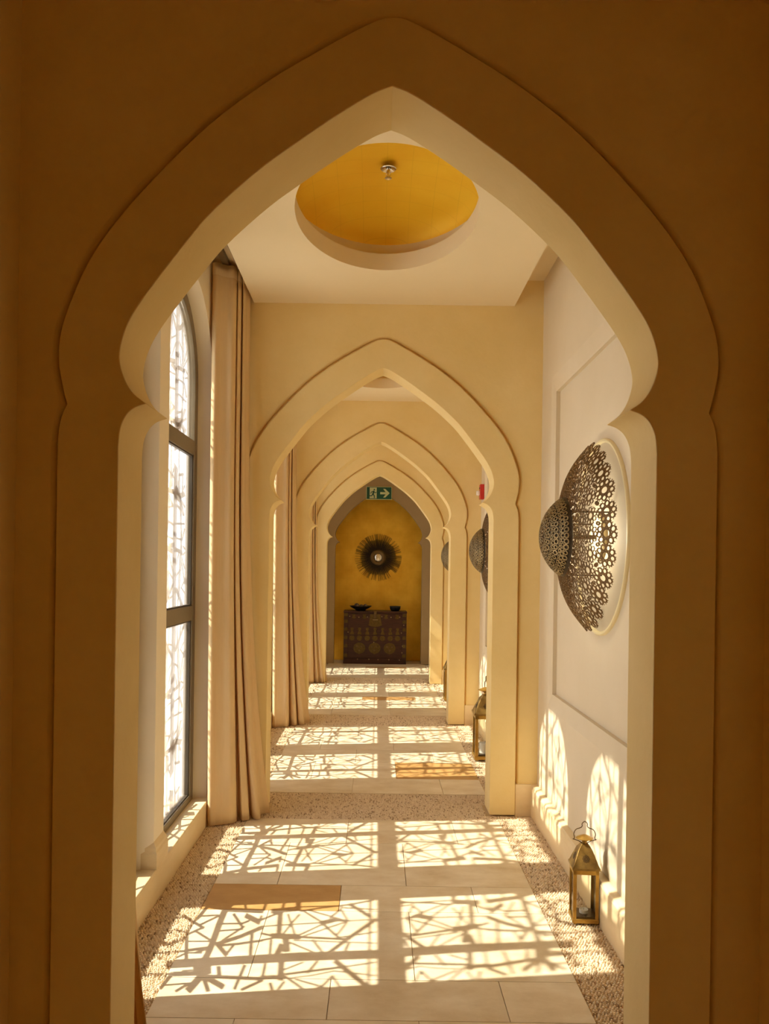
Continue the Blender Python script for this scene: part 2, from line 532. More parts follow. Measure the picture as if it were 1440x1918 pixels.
# lattice screen drawn as bars (millimetres from the window axis, height)
LAT = [
(494,546,392,509,339,536,439,573),(414,512,194,517,170,546,386,543),(232,516,15,525,-5,552,209,545),(51,524,-101,525,-124,551,27,552),
(-68,526,-181,518,-207,544,-96,552),(-162,516,-263,539,-266,562,-164,540),(160,384,-132,452,-134,465,158,398),(416,427,301,411,282,425,396,441),
(317,414,244,394,222,407,294,428),(256,396,149,386,132,399,238,410),(310,332,222,406,245,408,334,334),(233,397,157,466,180,467,257,397),
(186,460,120,403,103,410,167,468),(309,515,207,435,191,442,292,521),(290,423,291,508,308,505,307,419),(131,436,35,521,52,522,148,437),
(35,421,24,525,39,522,49,418),(-57,442,-42,531,-15,524,-31,434),(-77,487,-44,531,-26,524,-59,480),(-73,447,-80,512,-65,509,-58,443),
(164,334,130,392,147,390,180,332),(11,339,72,411,100,399,38,327),(-56,335,-59,439,-40,434,-37,329),(-119,405,-77,443,-64,437,-107,399),
(195,545,189,642,207,639,213,541),(188,639,215,670,232,664,205,633),(123,552,130,653,147,649,140,548),(301,575,150,644,163,651,315,582),
(24,581,159,657,174,650,38,574),(168,736,77,643,44,655,133,748),(85,653,18,553,-15,564,51,663),(27,758,5,649,-17,654,5,762),
(7,656,-2,578,-24,584,-16,661),(-4,554,-120,620,-97,629,20,563),(-101,624,-12,643,0,634,-90,615),(96,694,-131,722,-134,735,93,708),
(388,439,345,539,388,534,431,433),(337,528,298,722,346,716,386,520),(404,614,341,630,344,638,407,623),(261,638,175,720,223,724,311,640),
(188,719,270,725,280,715,198,709),(-195,390,-192,582,-118,564,-122,369),(-192,557,-190,800,-116,787,-119,540),(-176,492,-311,568,-278,585,-141,509),
(-253,516,-260,588,-190,573,-183,500),(-230,549,-224,428,-263,439,-268,558),(-236,541,-367,510,-402,537,-274,569),(-263,548,-400,600,-393,613,-255,561),
(-287,556,-388,659,-351,663,-249,559),(-293,584,-337,813,-307,809,-263,578),(-198,599,-294,622,-293,637,-197,614),(-194,711,-388,702,-396,713,-204,723),
(-322,807,-388,732,-407,740,-341,814),(-336,410,-330,535,-317,532,-323,406),(-390,480,-333,519,-317,511,-374,471),(-226,420,-346,401,-363,415,-245,435),
(-234,329,-252,432,-235,428,-217,325),(-226,464,-224,520,-214,518,-215,461),(290,763,309,901,363,894,343,754),(315,903,433,892,436,868,317,880),
(316,793,56,817,50,839,310,817),(30,795,7,931,60,926,84,789),(54,844,-103,868,-102,896,56,873),(-18,841,-127,829,-151,853,-44,867),
(444,716,329,713,320,724,433,727),(444,806,329,805,321,815,436,817),(218,726,289,803,307,798,235,720),(150,735,156,814,168,812,162,733),
(156,810,162,1018,174,1017,167,808),(78,743,44,805,63,804,98,742),(10,755,27,808,43,804,26,752),(23,793,-125,807,-128,816,20,803),
(276,841,45,900,50,907,281,848),(276,899,179,869,168,875,265,905),(187,871,68,842,59,848,177,878),(347,895,341,1107,354,1107,360,894),
(295,904,325,1007,342,1005,312,901),(324,1002,349,1155,367,1154,341,1000),(348,1150,394,1276,412,1275,366,1148),(309,909,153,1025,166,1028,323,912),
(304,944,166,1139,178,1140,318,945),(138,1013,174,1089,218,1082,182,1005),(178,1076,162,1141,183,1141,200,1076),(204,1054,301,1103,314,1098,217,1049),
(295,1101,344,1110,352,1103,303,1094),(305,1098,169,1140,176,1146,313,1104),(187,1140,42,1095,33,1101,177,1146),(168,1136,173,1275,183,1275,178,1136),
(44,922,149,1028,161,1025,56,918),(34,946,164,1140,176,1138,45,943),(151,1018,-6,1105,10,1111,168,1024),(26,905,-24,1148,-3,1148,48,903),
(1,1103,39,1276,52,1275,14,1102),(-2,902,-68,1276,-58,1276,9,901),(197,1273,-5,1135,-34,1145,164,1283),(8,1144,-118,1064,-144,1075,-20,1154),
(350,1139,182,1253,211,1261,381,1146),(316,1113,280,1275,293,1275,329,1113),(-24,888,-125,1000,-113,1001,-11,889),(-5,984,-131,1039,-121,1045,5,990),
(-35,1150,-118,1135,-127,1145,-45,1160),(-193,775,-191,953,-112,943,-115,761),(-190,926,-204,1292,-125,1291,-112,916),(-265,885,-207,965,-196,962,-255,882),
(-191,1021,-289,986,-301,993,-203,1029),(-304,895,-267,1151,-248,1149,-286,891),(-264,1146,-240,1277,-229,1276,-253,1144),(-293,1099,-350,1276,-340,1277,-282,1099),
(-216,1092,-420,1222,-390,1234,-183,1104),(-399,1210,-460,1242,-434,1256,-372,1224),(-334,910,-318,1017,-309,1015,-326,908),(-318,1014,-292,1104,-283,1102,-310,1012),
(-318,898,-425,983,-413,986,-305,901),(-344,944,-411,1054,-400,1055,-333,945),(-321,1095,-403,1055,-412,1061,-331,1101),(-328,1092,-433,1132,-426,1138,-321,1098),
(-449,1038,-453,1081,-411,1078,-407,1035),(-166,855,-340,872,-345,896,-171,880),(-191,797,-309,802,-314,812,-196,807),(-328,801,-331,900,-297,895,-295,795),
(-358,839,-419,856,-414,866,-353,849),(-346,897,-411,878,-421,885,-356,905),(429,1243,-423,1243,-424,1251,427,1254)
]
def clip(poly, inside, cross):
    out = []
    for i in range(len(poly)):
        p, q = poly[i], poly[(i+1) % len(poly)]
        a, b = inside(p), inside(q)
        if a: out.append(p)
        if a != b: out.append(cross(p, q))
    return out
def clip_half(poly, nx, nz, d):
    """keep nx*y + nz*z <= d"""
    f = lambda p: nx*p[0] + nz*p[1] - d
    return clip(poly, lambda p: f(p) <= 0, lambda p, q: tuple(p[k] + (q[k]-p[k]) * f(p)/(f(p)-f(q)) for k in (0, 1)))
def lattice_mesh(mirror):
    mb = MB()
    hw = 0.455
    region = [(-1, 0, hw), (1, 0, hw), (0, -1, -0.17)] + [(math.cos(pi*k/14), math.sin(pi*k/14), hw + SPRING_Z*math.sin(pi*k/14)) for k in range(1, 14)]
    for q in LAT:
        pts = [(q[2*i]/1000, q[2*i+1]/1000) for i in range(4)]
        for (sg, off, z0, z1) in ((-1, 0.67, 0.16, 0.336), (1, 0, 0.334, 1.283), (-1, 2.565, 1.281, 2.231), (1, 1.895, 2.229, 3.25)):
            pl = [((-p[0] if mirror else p[0]), sg*p[1] + off) for p in pts]
            for h in [(0, -1, -z0), (0, 1, z1)] + region:
                pl = clip_half(pl, *h)
                if len(pl) < 3: break
            if len(pl) >= 3:
                x = -1.184 + random.uniform(0, 0.0006)
                mb.prism(pl, x, x + 0.004, 'X')
    outer, inner = frame_loop(0.488, 0.155), frame_loop(0.445, 0.185)
    mb.ring(outer, inner, -1.188, -1.178, 'X')
    return mb
def frame_loop(hw, z0, n=24):
    return [(-hw, z0), (hw, z0)] + [(hw*math.cos(pi*k/n), SPRING_Z + hw*math.sin(pi*k/n)) for k in range(n+1)]
T1, T2 = 1.312, 2.325
def make_window(mirror):
    w = MB().ring(frame_loop(0.492, 0.148), frame_loop(0.420, 0.188), -1.17, -1.13, 'X').build('window', M['bronze_frame'], smooth=30, bevel=0.004)
    for z in (T1, T2):
        MB().box(-1.168, -1.132, -0.425, 0.425, z - 0.045, z + 0.045).build('transom', M['bronze_frame'], w, bevel=0.004)
    for (z0, z1) in ((0.184, T1 - 0.043), (T1 + 0.043, T2 - 0.043)):
        MB().ring([(-0.42, z0), (0.42, z0), (0.42, z1), (-0.42, z1)], [(-0.410, z0+0.010), (0.410, z0+0.010), (0.410, z1-0.010), (-0.410, z1-0.010)], -1.160, -1.142, 'X').build('glazing_bead', M['bead'], w)
        MB().box(-1.153, -1.148, -0.415, 0.415, z0, z1).build('glass_pane', M['glass'], w)
    arc = [(-0.415, T2 + 0.043), (0.415, T2 + 0.043)] + [(0.415*math.cos(pi*k/24), SPRING_Z + 0.415*math.sin(pi*k/24)) for k in range(25)]
    MB().prism(arc, -1.153, -1.148, 'X').build('glass_pane', M['glass'], w)
    lattice_mesh(mirror).build('lattice_panel', M['lattice'], w)
    return struct(w)
protos = [make_window(False), make_window(True)]
for i, c in enumerate(WIN_C):
    w = protos[i] if i < 2 else copy_tree(protos[i % 2])
    w.name = 'window_%d' % (i + 1)
    w.location = (0, c, 0)
    # daylight portal in the window opening (guides sampling only, adds no light)
    ld = bpy.data.lights.new('window_portal', 'AREA'); ld.shape = 'RECTANGLE'; ld.size = 0.98; ld.size_y = 2.95
    ld.cycles.is_portal = True
    lo = bpy.data.objects.new('window_portal', ld); link(lo)
    lo.location = (-1.205, c, 1.68); lo.rotation_euler = (pi/2, 0, -pi/2)

# ------------------------------------------------------------------ right wall with sunk panels
wr = MB()
def rect(y0, y1, z0, z1, x): return [(x, y0, z0), (x, y1, z0), (x, y1, z1), (x, y0, z1)]
for k in range(3):
    o = BAY_STEP*k
    loops = [rect(2.26 + o, 2.26 + o + BAY_STEP, 0, TOP, WALL_R), rect(3.06 + o, 5.14 + o, 0.755, 2.80, WALL_R),
             rect(3.13 + o, 5.07 + o, 0.845, 2.70, WALL_R + 0.014), rect(3.13 + o, 5.07 + o, 0.845, 2.70, WALL_R + 0.038)]
    v = [p for l in loops for p in l]
    f = [(4*a+i, 4*a+(i+1) % 4, 4*a+4+(i+1) % 4, 4*a+4+i) for a in range(3) for i in range(4)] + [(12, 13, 14, 15)]
    wr.add(v, f)
    wr.box(WALL_R + 0.05, WALL_R + 0.2, 2.26 + o, 2.26 + o + BAY_STEP, -0.1, TOP)
wr.box(WALL_R, WALL_R + 0.2, 2.26 + 3*BAY_STEP, 14.7, -0.1, TOP)
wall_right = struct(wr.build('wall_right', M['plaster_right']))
br_ = MB()
for k in range(4):
    y0 = ARCH_Y[k] + ARCH_T - 0.03
    y1 = (ARCH_Y[k+1] + 0.03) if k < 3 else END_Y + 0.02
    br_.prism([(1.028, -0.1), (1.028, 0.182), (1.036, 0.196), (1.0705, 0.202), (1.0705, -0.1)], y0, y1, 'Y')
base_r = struct(br_.build('baseboard_right', M['limestone']))

# ------------------------------------------------------------------ cross walls with the pointed arches
for k, ay in enumerate(ARCH_Y):
    wo = [(CX + (x - CX)*0.965, z*0.99) for x, z in outline(OUTER)]
    xl, xr = WALL_L - 0.06, WALL_R + 0.05
    poly = [(xl, 0)] + outline(OUTER, CX, 0.014) + [(xr, 0), (xr, TOP), (xl, TOP)]
    core = [(xl, 0)] + wo + [(xr, 0), (xr, TOP), (xl, TOP)]
    wm = MB().prism(poly, ay + 0.022, ay + ARCH_T - 0.022, 'Y')
    wm.prism(core, ay + 0.050, ay + ARCH_T - 0.050, 'Y')       # floor of the shadow groove round the arch
    w = struct(wm.build('wall_arch_%d' % (k+1), M['plaster'], bevel=0.012))
    band = outline(OUTER) + list(reversed(outline(INNER)))
    MB().prism(band, ay, ay + ARCH_T, 'Y').build('arch_surround', M['plaster'], w, smooth=28, bevel=0.014)
    if k:
        MB().box(CX + 0.90, 1.035, ay + 0.008, ay + 0.03, -0.012, 0.20).build('skirting', M['limestone'], w, bevel=0.004)
# end wall: the same arch, the wall's shade painted in as darker plaster, gold leaf behind it
poly = [(WALL_L - 0.06, 0)] + outline(INNER) + [(WALL_R + 0.05, 0), (WALL_R + 0.05, TOP), (WALL_L - 0.06, TOP)]
end = struct(MB().prism(poly, END_Y, END_Y + 0.14, 'Y').build('wall_end', M['plaster_shaded'], smooth=28, bevel=0.006))
niche = struct(MB().box(-1.0, 1.05, 14.45, 14.6, -0.1, TOP).build('wall_niche', M['gold_wall']))
# near hall around the camera
nb = MB().box(-1.25, -0.995, -0.55, 2.28, -0.1, TOP)
wall_near_left = struct(nb.build('wall_near_left', M['plaster']))
wall_near_right = struct(MB().box(1.065, 1.30, -0.55, 2.28, -0.1, TOP).build('wall_near_right', M['plaster']))
wall_back_bounce = struct(MB().box(-1.25, 1.30, -0.70, -0.55, -0.1, TOP).build('wall_back_bounce', M['plaster']))  # unseen wall added close behind the camera to bounce light onto the nearest arch

# ------------------------------------------------------------------ ceiling: flat slab, dropped panels with oval domes
cl = MB()
cl.box(-1.32, 1.32, -0.70, 14.75, TOP, TOP + 0.15)
cl.box(-1.26, -0.831, 2.27, 13.9, 3.505, TOP)
cl.box(0.879, 1.14, 2.27, 13.9, 3.505, TOP)
cl.box(-1.0, 1.07, -0.55, 2.27, 3.45, TOP)
ceiling = struct(cl.build('ceiling', M['ceiling']))
DA, DB = 0.45, 0.72
def rect_ray(hx, y0, y1, n):
    out = []
    for i in range(n):
        a = 2*pi*(i + 0.0)/n
        dx, dy = math.cos(a)*DA, math.sin(a)*DB
        t = min(hx/abs(dx) if abs(dx) > 1e-9 else 1e9, (y1 if dy > 0 else -y0)/abs(dy) if abs(dy) > 1e-9 else 1e9)
        out.append([dx*t, dy*t])
    for cx_, cy_ in ((hx, y1), (-hx, y1), (-hx, y0), (hx, y0)):     # snap nearest ray to each corner
        i = min(range(n), key=lambda j: (out[j][0]-cx_)**2 + (out[j][1]-cy_)**2)
        out[i] = [cx_, cy_]
    return out
def ceiling_bay(k, y0, y1, yc):
    n = 96
    ell = lambda g: [((DA+g)*math.cos(2*pi*i/n), (DB+g)*math.sin(2*pi*i/n)) for i in range(n)]
    rc = rect_ray(0.855, y0 - yc, y1 - yc, n)
    p = MB().ring(rc, ell(0), 3.335, 3.43, 'Z')
    p.ring(rc, ell(0.085), 3.43, 3.52, 'Z')
    ob = struct(p.build('ceiling_%d' % (k+1), M['ceiling'], smooth=30, loc=(CX, yc, 0)))
    v, f = [], []
    m = 14
    for j in range(m):
        r, z = math.cos(j/m*pi/2)**0.85, 3.49 + 0.20*math.sin(j/m*pi/2)
        v += [((DA+0.09)*r*math.cos(2*pi*i/n), (DB+0.09)*r*math.sin(2*pi*i/n), z) for i in range(n)]
    f = [(j*n+i, j*n+(i+1) % n, (j+1)*n+(i+1) % n, (j+1)*n+i) for j in range(m-1) for i in range(n)]
    f.append(tuple((m-1)*n+i for i in range(n)))
    mesh_obj('dome', v, f, M['gold_dome'], ob, smooth=60)
    return ob
for k in range(4):
    y0 = ARCH_Y[k] + ARCH_T - 0.026
    y1 = ARCH_Y[k+1] + 0.026 if k < 3 else END_Y + 0.01
    ceiling_bay(k, y0, y1, 4.09 + BAY_STEP*k if k < 3 else (y0+y1)/2)

# ground outside the windows
ground = struct(MB().box(-30, -1.28, -20, 40, -0.5, -0.35).build('ground', M['gravel']))

# ------------------------------------------------------------------ curtains
BOT = [(-1.020, 5.125), (-1.022, 5.090), (-1.000, 5.074), (-0.972, 5.102), (-0.930, 5.128), (-0.888, 5.135), (-0.866, 5.190), (-0.880, 5.262), (-0.856, 5.275), (-0.838, 5.205), (-0.812, 5.190),
       (-0.797, 5.225), (-0.804, 5.300), (-0.784, 5.312), (-0.764, 5.240), (-0.732, 5.228), (-0.713, 5.258), (-0.720, 5.330), (-0.695, 5.350), (-0.668, 5.385)]
TOPP = [(-1.030, 5.125), (-1.033, 5.092), (-1.010, 5.074), (-0.985, 5.102), (-0.950, 5.128), (-0.917, 5.135), (-0.905, 5.190), (-0.920, 5.262), (-0.908, 5.275), (-0.900, 5.205), (-0.890, 5.190),
        (-0.882, 5.225), (-0.887, 5.300), (-0.879, 5.312), (-0.872, 5.240), (-0.864, 5.228), (-0.858, 5.258), (-0.862, 5.330), (-0.856, 5.350), (-0.850, 5.385)]
def curtain(name, y_off, mirror_about, label, seed, squeeze=1.0):
    rnd = random.Random(seed)
    jb = [(p[0] + rnd.uniform(-0.008, 0.008), p[1] + rnd.uniform(-0.008, 0.008)) for p in BOT]
    jb[0] = BOT[0]
    pb, pt = spline(jb, 8), spline(TOPP, 8)
    nv, H = 44, 3.46
    v = []
    ph = rnd.uniform(0, 6)
    for j in range(nv + 1):
        z = 0.006 + (H - 0.006) * j / nv
        f = (1 - z / H) ** 3.0
        wob = 0.006 * math.sin(z * 2.3 + ph) * (1 - z/H)
        for i, (b, t) in enumerate(zip(pb, pt)):
            u = i / (len(pb) - 1)
            x = t[0] + (b[0]-t[0])*f + wob*u + 0.012*u*math.sin(4*u + z*1.7 + ph)*(1-z/H)
            yy = t[1] + (b[1]-t[1])*f
            if z < 0.35:
                yy += 0.010*math.sin(9*u*pi + ph)*(1 - z/0.35)
            if mirror_about is not None:
                yy = 2*mirror_about - yy
            v.append((x, yy - 5.2, z))
    n = len(pb)
    fs = [(j*n+i, j*n+i+1, (j+1)*n+i+1, (j+1)*n+i) for j in range(nv) for i in range(n-1)]
    root = empty(name, (0, 5.2 + y_off, 0))
    tag(root, label, 'curtain')
    ob = mesh_obj('fabric', v, fs, M['curtain'], root, smooth=80)
    sd = ob.modifiers.new('solid', 'SOLIDIFY'); sd.thickness = 0.004; sd.offset = 0
    # heading tape along the top edge
    hv, hf = [], []
    for z in (H - 0.07, H + 0.004):
        hv += [(p[0]-0.0005, (p[1] if mirror_about is None else 2*mirror_about - p[1]) - 5.2, z) for p in pt]
    hf = [(i, i+1, n+i+1, n+i) for i in range(n-1)]
    hd = mesh_obj('heading_tape', hv, hf, M['curtain'], root, smooth=80)
    sd = hd.modifiers.new('solid', 'SOLIDIFY'); sd.thickness = 0.008; sd.offset = 0
    return root
curtain('curtain', 0, None, 'long cream linen curtain bunched against the second arch, nearest full curtain', 1)
curtain('curtain', BAY_STEP, None, 'long cream linen curtain seen through the second arch, beyond its left pier', 5)
curtain('curtain', 2*BAY_STEP, None, 'farthest cream linen curtain, seen through the third arch beside the gold wall', 9)
curtain('curtain', 0, 3.97, 'cream curtain mostly hidden behind the left pier of the nearest arch', 12)
rail = MB()
rail.box(-0.985, -0.945, 2.50, 5.39, 3.474, 3.506)
tag(rail.build('curtain_rail', M['bronze_frame'], bevel=0.003), 'dark curtain rail on the ceiling above the nearest full curtain', 'curtain rail')
slot = empty('slot_diffuser', (-0.895, 3.9, 3.505))
tag(slot, 'black linear air slot in the ceiling beside the nearest curtain top', 'vent')
MB().box(-0.016, 0.016, -1.3, 1.32, -0.006, 0.004).build('slot', M['black'], slot)
for sx in (-1, 1):
    MB().box(sx*0.020 - 0.004, sx*0.020 + 0.004, -1.31, 1.33, -0.008, 0.002).build('rim', M['ceiling'], slot)

# ------------------------------------------------------------------ wall sconces of pierced bronze
def ring_pts(c, ro, n, ex=1.0, rot=0.0):
    out = []
    for k in range(n):
        a = 2*pi*k/n
        x, y = ro*math.cos(a)*ex, ro*math.sin(a)
        out.append((c[0] + x*math.cos(rot) - y*math.sin(rot), c[1] + x*math.sin(rot) + y*math.cos(rot)))
    return out
def annulus(mb, surf, c, ro, ri, n=10, th=0.004, ex=1.0, rot=0.0):
    """flat ring laid on a surface; surf(u, v, h) -> point"""
    a, b = ring_pts(c, ro, n, ex, rot), ring_pts(c, ri, n, ex, rot)
    v = [surf(p[0], p[1], 0) for p in a] + [surf(p[0], p[1], 0) for p in b] + [surf(p[0], p[1], th) for p in a] + [surf(p[0], p[1], th) for p in b]
    f = []
    for i in range(n):
        j = (i+1) % n
        f += [(i, j, n+j, n+i), (2*n+i, 3*n+i, 3*n+j, 2*n+j), (i, 2*n+i, 2*n+j, j), (n+i, n+j, 3*n+j, 3*n+i)]
    mb.add(v, f)
def make_sconce():
    root = empty('wall_sconce', (WALL_R + 0.038, 4.1, 1.77))
    # local frame: -X points into the corridor
    MB().lathe([(0.466, 0.0), (0.466, -0.010), (0.471, -0.016), (0.480, -0.016), (0.485, -0.010), (0.485, 0.0)], 72, 'X', cap=False).build('halo_ring', M['disc'], root, smooth=40)
    MB().lathe([(0.0005, 0.0), (0.11, 0.0), (0.11, -0.018), (0.10, -0.026), (0.0005, -0.028)], 40, 'X', cap=False).build('backplate', M['disc'], root, smooth=40)
    # outer dish: slant distance s from rim (s=0) towards the middle
    R0, H0, R1, H1 = 0.462, 0.055, 0.178, 0.182
    SL = math.hypot(R0-R1, H1-H0)
    def prof(s):
        t = s/SL
        bul = 0.030*math.sin(pi*min(max(t, 0), 1))
        dr, dh = (R0-R1)/SL, (H1-H0)/SL
        return R0 - dr*s + bul*dh, H0 + dh*s + bul*dr
    def surf(s, ang_len, h, rr=None):
        r, hh = prof(s)
        return r, hh
    dish = MB()
    def make_surf(s0, a0):
        rc, _ = prof(s0)
        def f(u, v, h):
            r, hh = prof(s0 + u)
            a = a0 + v/rc
            r += h*0.46; hh += h*0.88
            return (-hh, r*math.cos(a), r*math.sin(a))
        return f
    rows = [(0.052, 26, 0.053, 0.0), (0.138, 25, 0.043, 0.5), (0.206, 26, 0.034, 0.0), (0.258, 28, 0.026, 0.5), (0.297, 30, 0.019, 0.0)]
    rnd = random.Random(4)
    for (s0, n, R, o) in rows:
        for i in range(n):
            a0 = 2*pi*(i + o)/n
            f = make_surf(s0 + rnd.uniform(-0.004, 0.004), a0 + rnd.uniform(-0.01, 0.01))
            q = R*rnd.uniform(0.94, 1.05)
            sm_ = R < 0.045
            annulus(dish, f, (0, 0), 0.43*q, (0.33 if sm_ else 0.30)*q, 12)
            pn = 9
            ph = rnd.uniform(0, 1)
            for k in range(pn):
                a = 2*pi*(k + ph)/pn
                annulus(dish, f, (0.70*q*math.cos(a), 0.70*q*math.sin(a)), (0.255 if sm_ else 0.27)*q, (0.185 if sm_ else 0.165)*q, 9, ex=1.12, rot=a)
                if R > 0.03:
                    for e in (-0.22, 0.0, 0.22):      # small teeth round each rosette
                        b = a + e
                        c1, c2 = 0.975*q, 1.05*q
                        w_ = 0.035*q
                        pts = [(c1*math.cos(b) - w_*math.sin(b), c1*math.sin(b) + w_*math.cos(b)), (c2*math.cos(b), c2*math.sin(b)), (c1*math.cos(b) + w_*math.sin(b), c1*math.sin(b) - w_*math.cos(b))]
                        dish.add([f(p[0], p[1], 0) for p in pts] + [f(p[0], p[1], 0.004) for p in pts], [(0, 1, 2), (5, 4, 3), (0, 3, 4, 1), (1, 4, 5, 2)])
        # little rings filling the gaps between rosettes
    for (s0, n, R, o) in ((0.094, 26, 0.010, 0.5), (0.098, 25, 0.010, 0.0), (0.174, 26, 0.008, 0.5), (0.234, 28, 0.007, 0.0), (0.278, 30, 0.005, 0.5)):
        for i in range(n):
            f = make_surf(s0, 2*pi*(i + o)/n)
            annulus(dish, f, (0, 0), R, R*0.55, 8)
    ds = dish.build('pierced_dish', M['lace'], root)
    # small domed bowl in front, embossed with rings
    RB, HB, HT = 0.197, 0.188, 0.300
    RS = (RB*RB + (HT-HB)**2)/(2*(HT-HB))
    cz = HT - RS
    am = math.asin(RB/RS)
    bowl = MB()
    pr = [(RS*math.sin(am*k/14), -(cz + RS*math.cos(am*k/14))) for k in range(15)]
    pr[0] = (0.0005, pr[0][1])
    inn = [((RS-0.006)*math.sin(am*k/14), -(cz + (RS-0.006)*math.cos(am*k/14))) for k in range(14, -1, -1)]
    inn[-1] = (0.0005, inn[-1][1])
    bowl.lathe(pr + inn, 48, 'X', cap=False)
    bo = bowl.build('front_bowl', M['bowl_base'], root, smooth=60)
    emb = MB()
    def bsurf(a_pol, a_az):
        def f(u, v, h):
            p = a_pol + u/RS
            z = a_az + v/(RS*max(math.sin(a_pol), 0.02))
            rr = RS + 0.0005 + h
            return (-(cz + rr*math.cos(p)), rr*math.sin(p)*math.cos(z), rr*math.sin(p)*math.sin(z))
        return f
    arc = RS*am
    k = 0
    d = 0.012
    while d < arc - 0.006:
        R = 0.0085 + 0.003*((k*7) % 3)
        n = max(5, int(2*pi*RS*math.sin(d/RS)/(R*1.9)))
        for i in range(n):
            f = bsurf(d/RS, 2*pi*(i + 0.5*(k % 2))/n)
            rr = R*rnd.uniform(0.75, 1.08)
            annulus(emb, f, (0, 0), rr, rr*0.55, 9, th=0.0045)
        d += R*1.6; k += 1
    emb.build('embossed_rings', M['bowl_lace'], bo)
    # lit bulb and its stem between dish and plate
    MB().lathe([(0.0005, -0.262), (0.012, -0.259), (0.022, -0.247), (0.022, -0.230), (0.014, -0.212), (0.010, -0.200)], 20, 'X').build('bulb', M['bulb'], root, smooth=60)
    MB().lathe([(0.011, -0.201), (0.011, -0.020)], 16, 'X').build('stem', M['bowl_base'], root, smooth=60)
    for a in (0.4, 0.4 + 2*pi/3, 0.4 + 4*pi/3):
        st = MB().tube([(0.0, 0.19*math.cos(a), 0.19*math.sin(a)), (-0.160, 0.19*math.cos(a), 0.19*math.sin(a)), (-0.192, 0.192*math.cos(a), 0.192*math.sin(a))], 0.004, 6)
        st.build('stand_off', M['bowl_base'], root)
    return root
sc1 = make_sconce()
SCON = ['large pierced bronze wall sconce seen whole on the nearest right wall', 'pierced bronze sconce half hidden behind the right pier of the second arch', 'small far bronze sconce peeping out beside the third arch']
for k in range(3):
    s = sc1 if k == 0 else copy_tree(sc1)
    s.location = (WALL_R + 0.038, 4.1 + BAY_STEP*k, 1.77)
    tag(s, SCON[k], 'wall lamp', 'pierced bronze wall sconces')
    ld = bpy.data.lights.new('sconce_light', 'POINT'); ld.energy = 11.0; ld.color = (1.0, 0.87, 0.62); ld.shadow_soft_size = 0.03
    lo = bpy.data.objects.new('sconce_light', ld); link(lo)
    lo.location = (WALL_R + 0.038 - 0.165, 4.1 + BAY_STEP*k, 1.77)

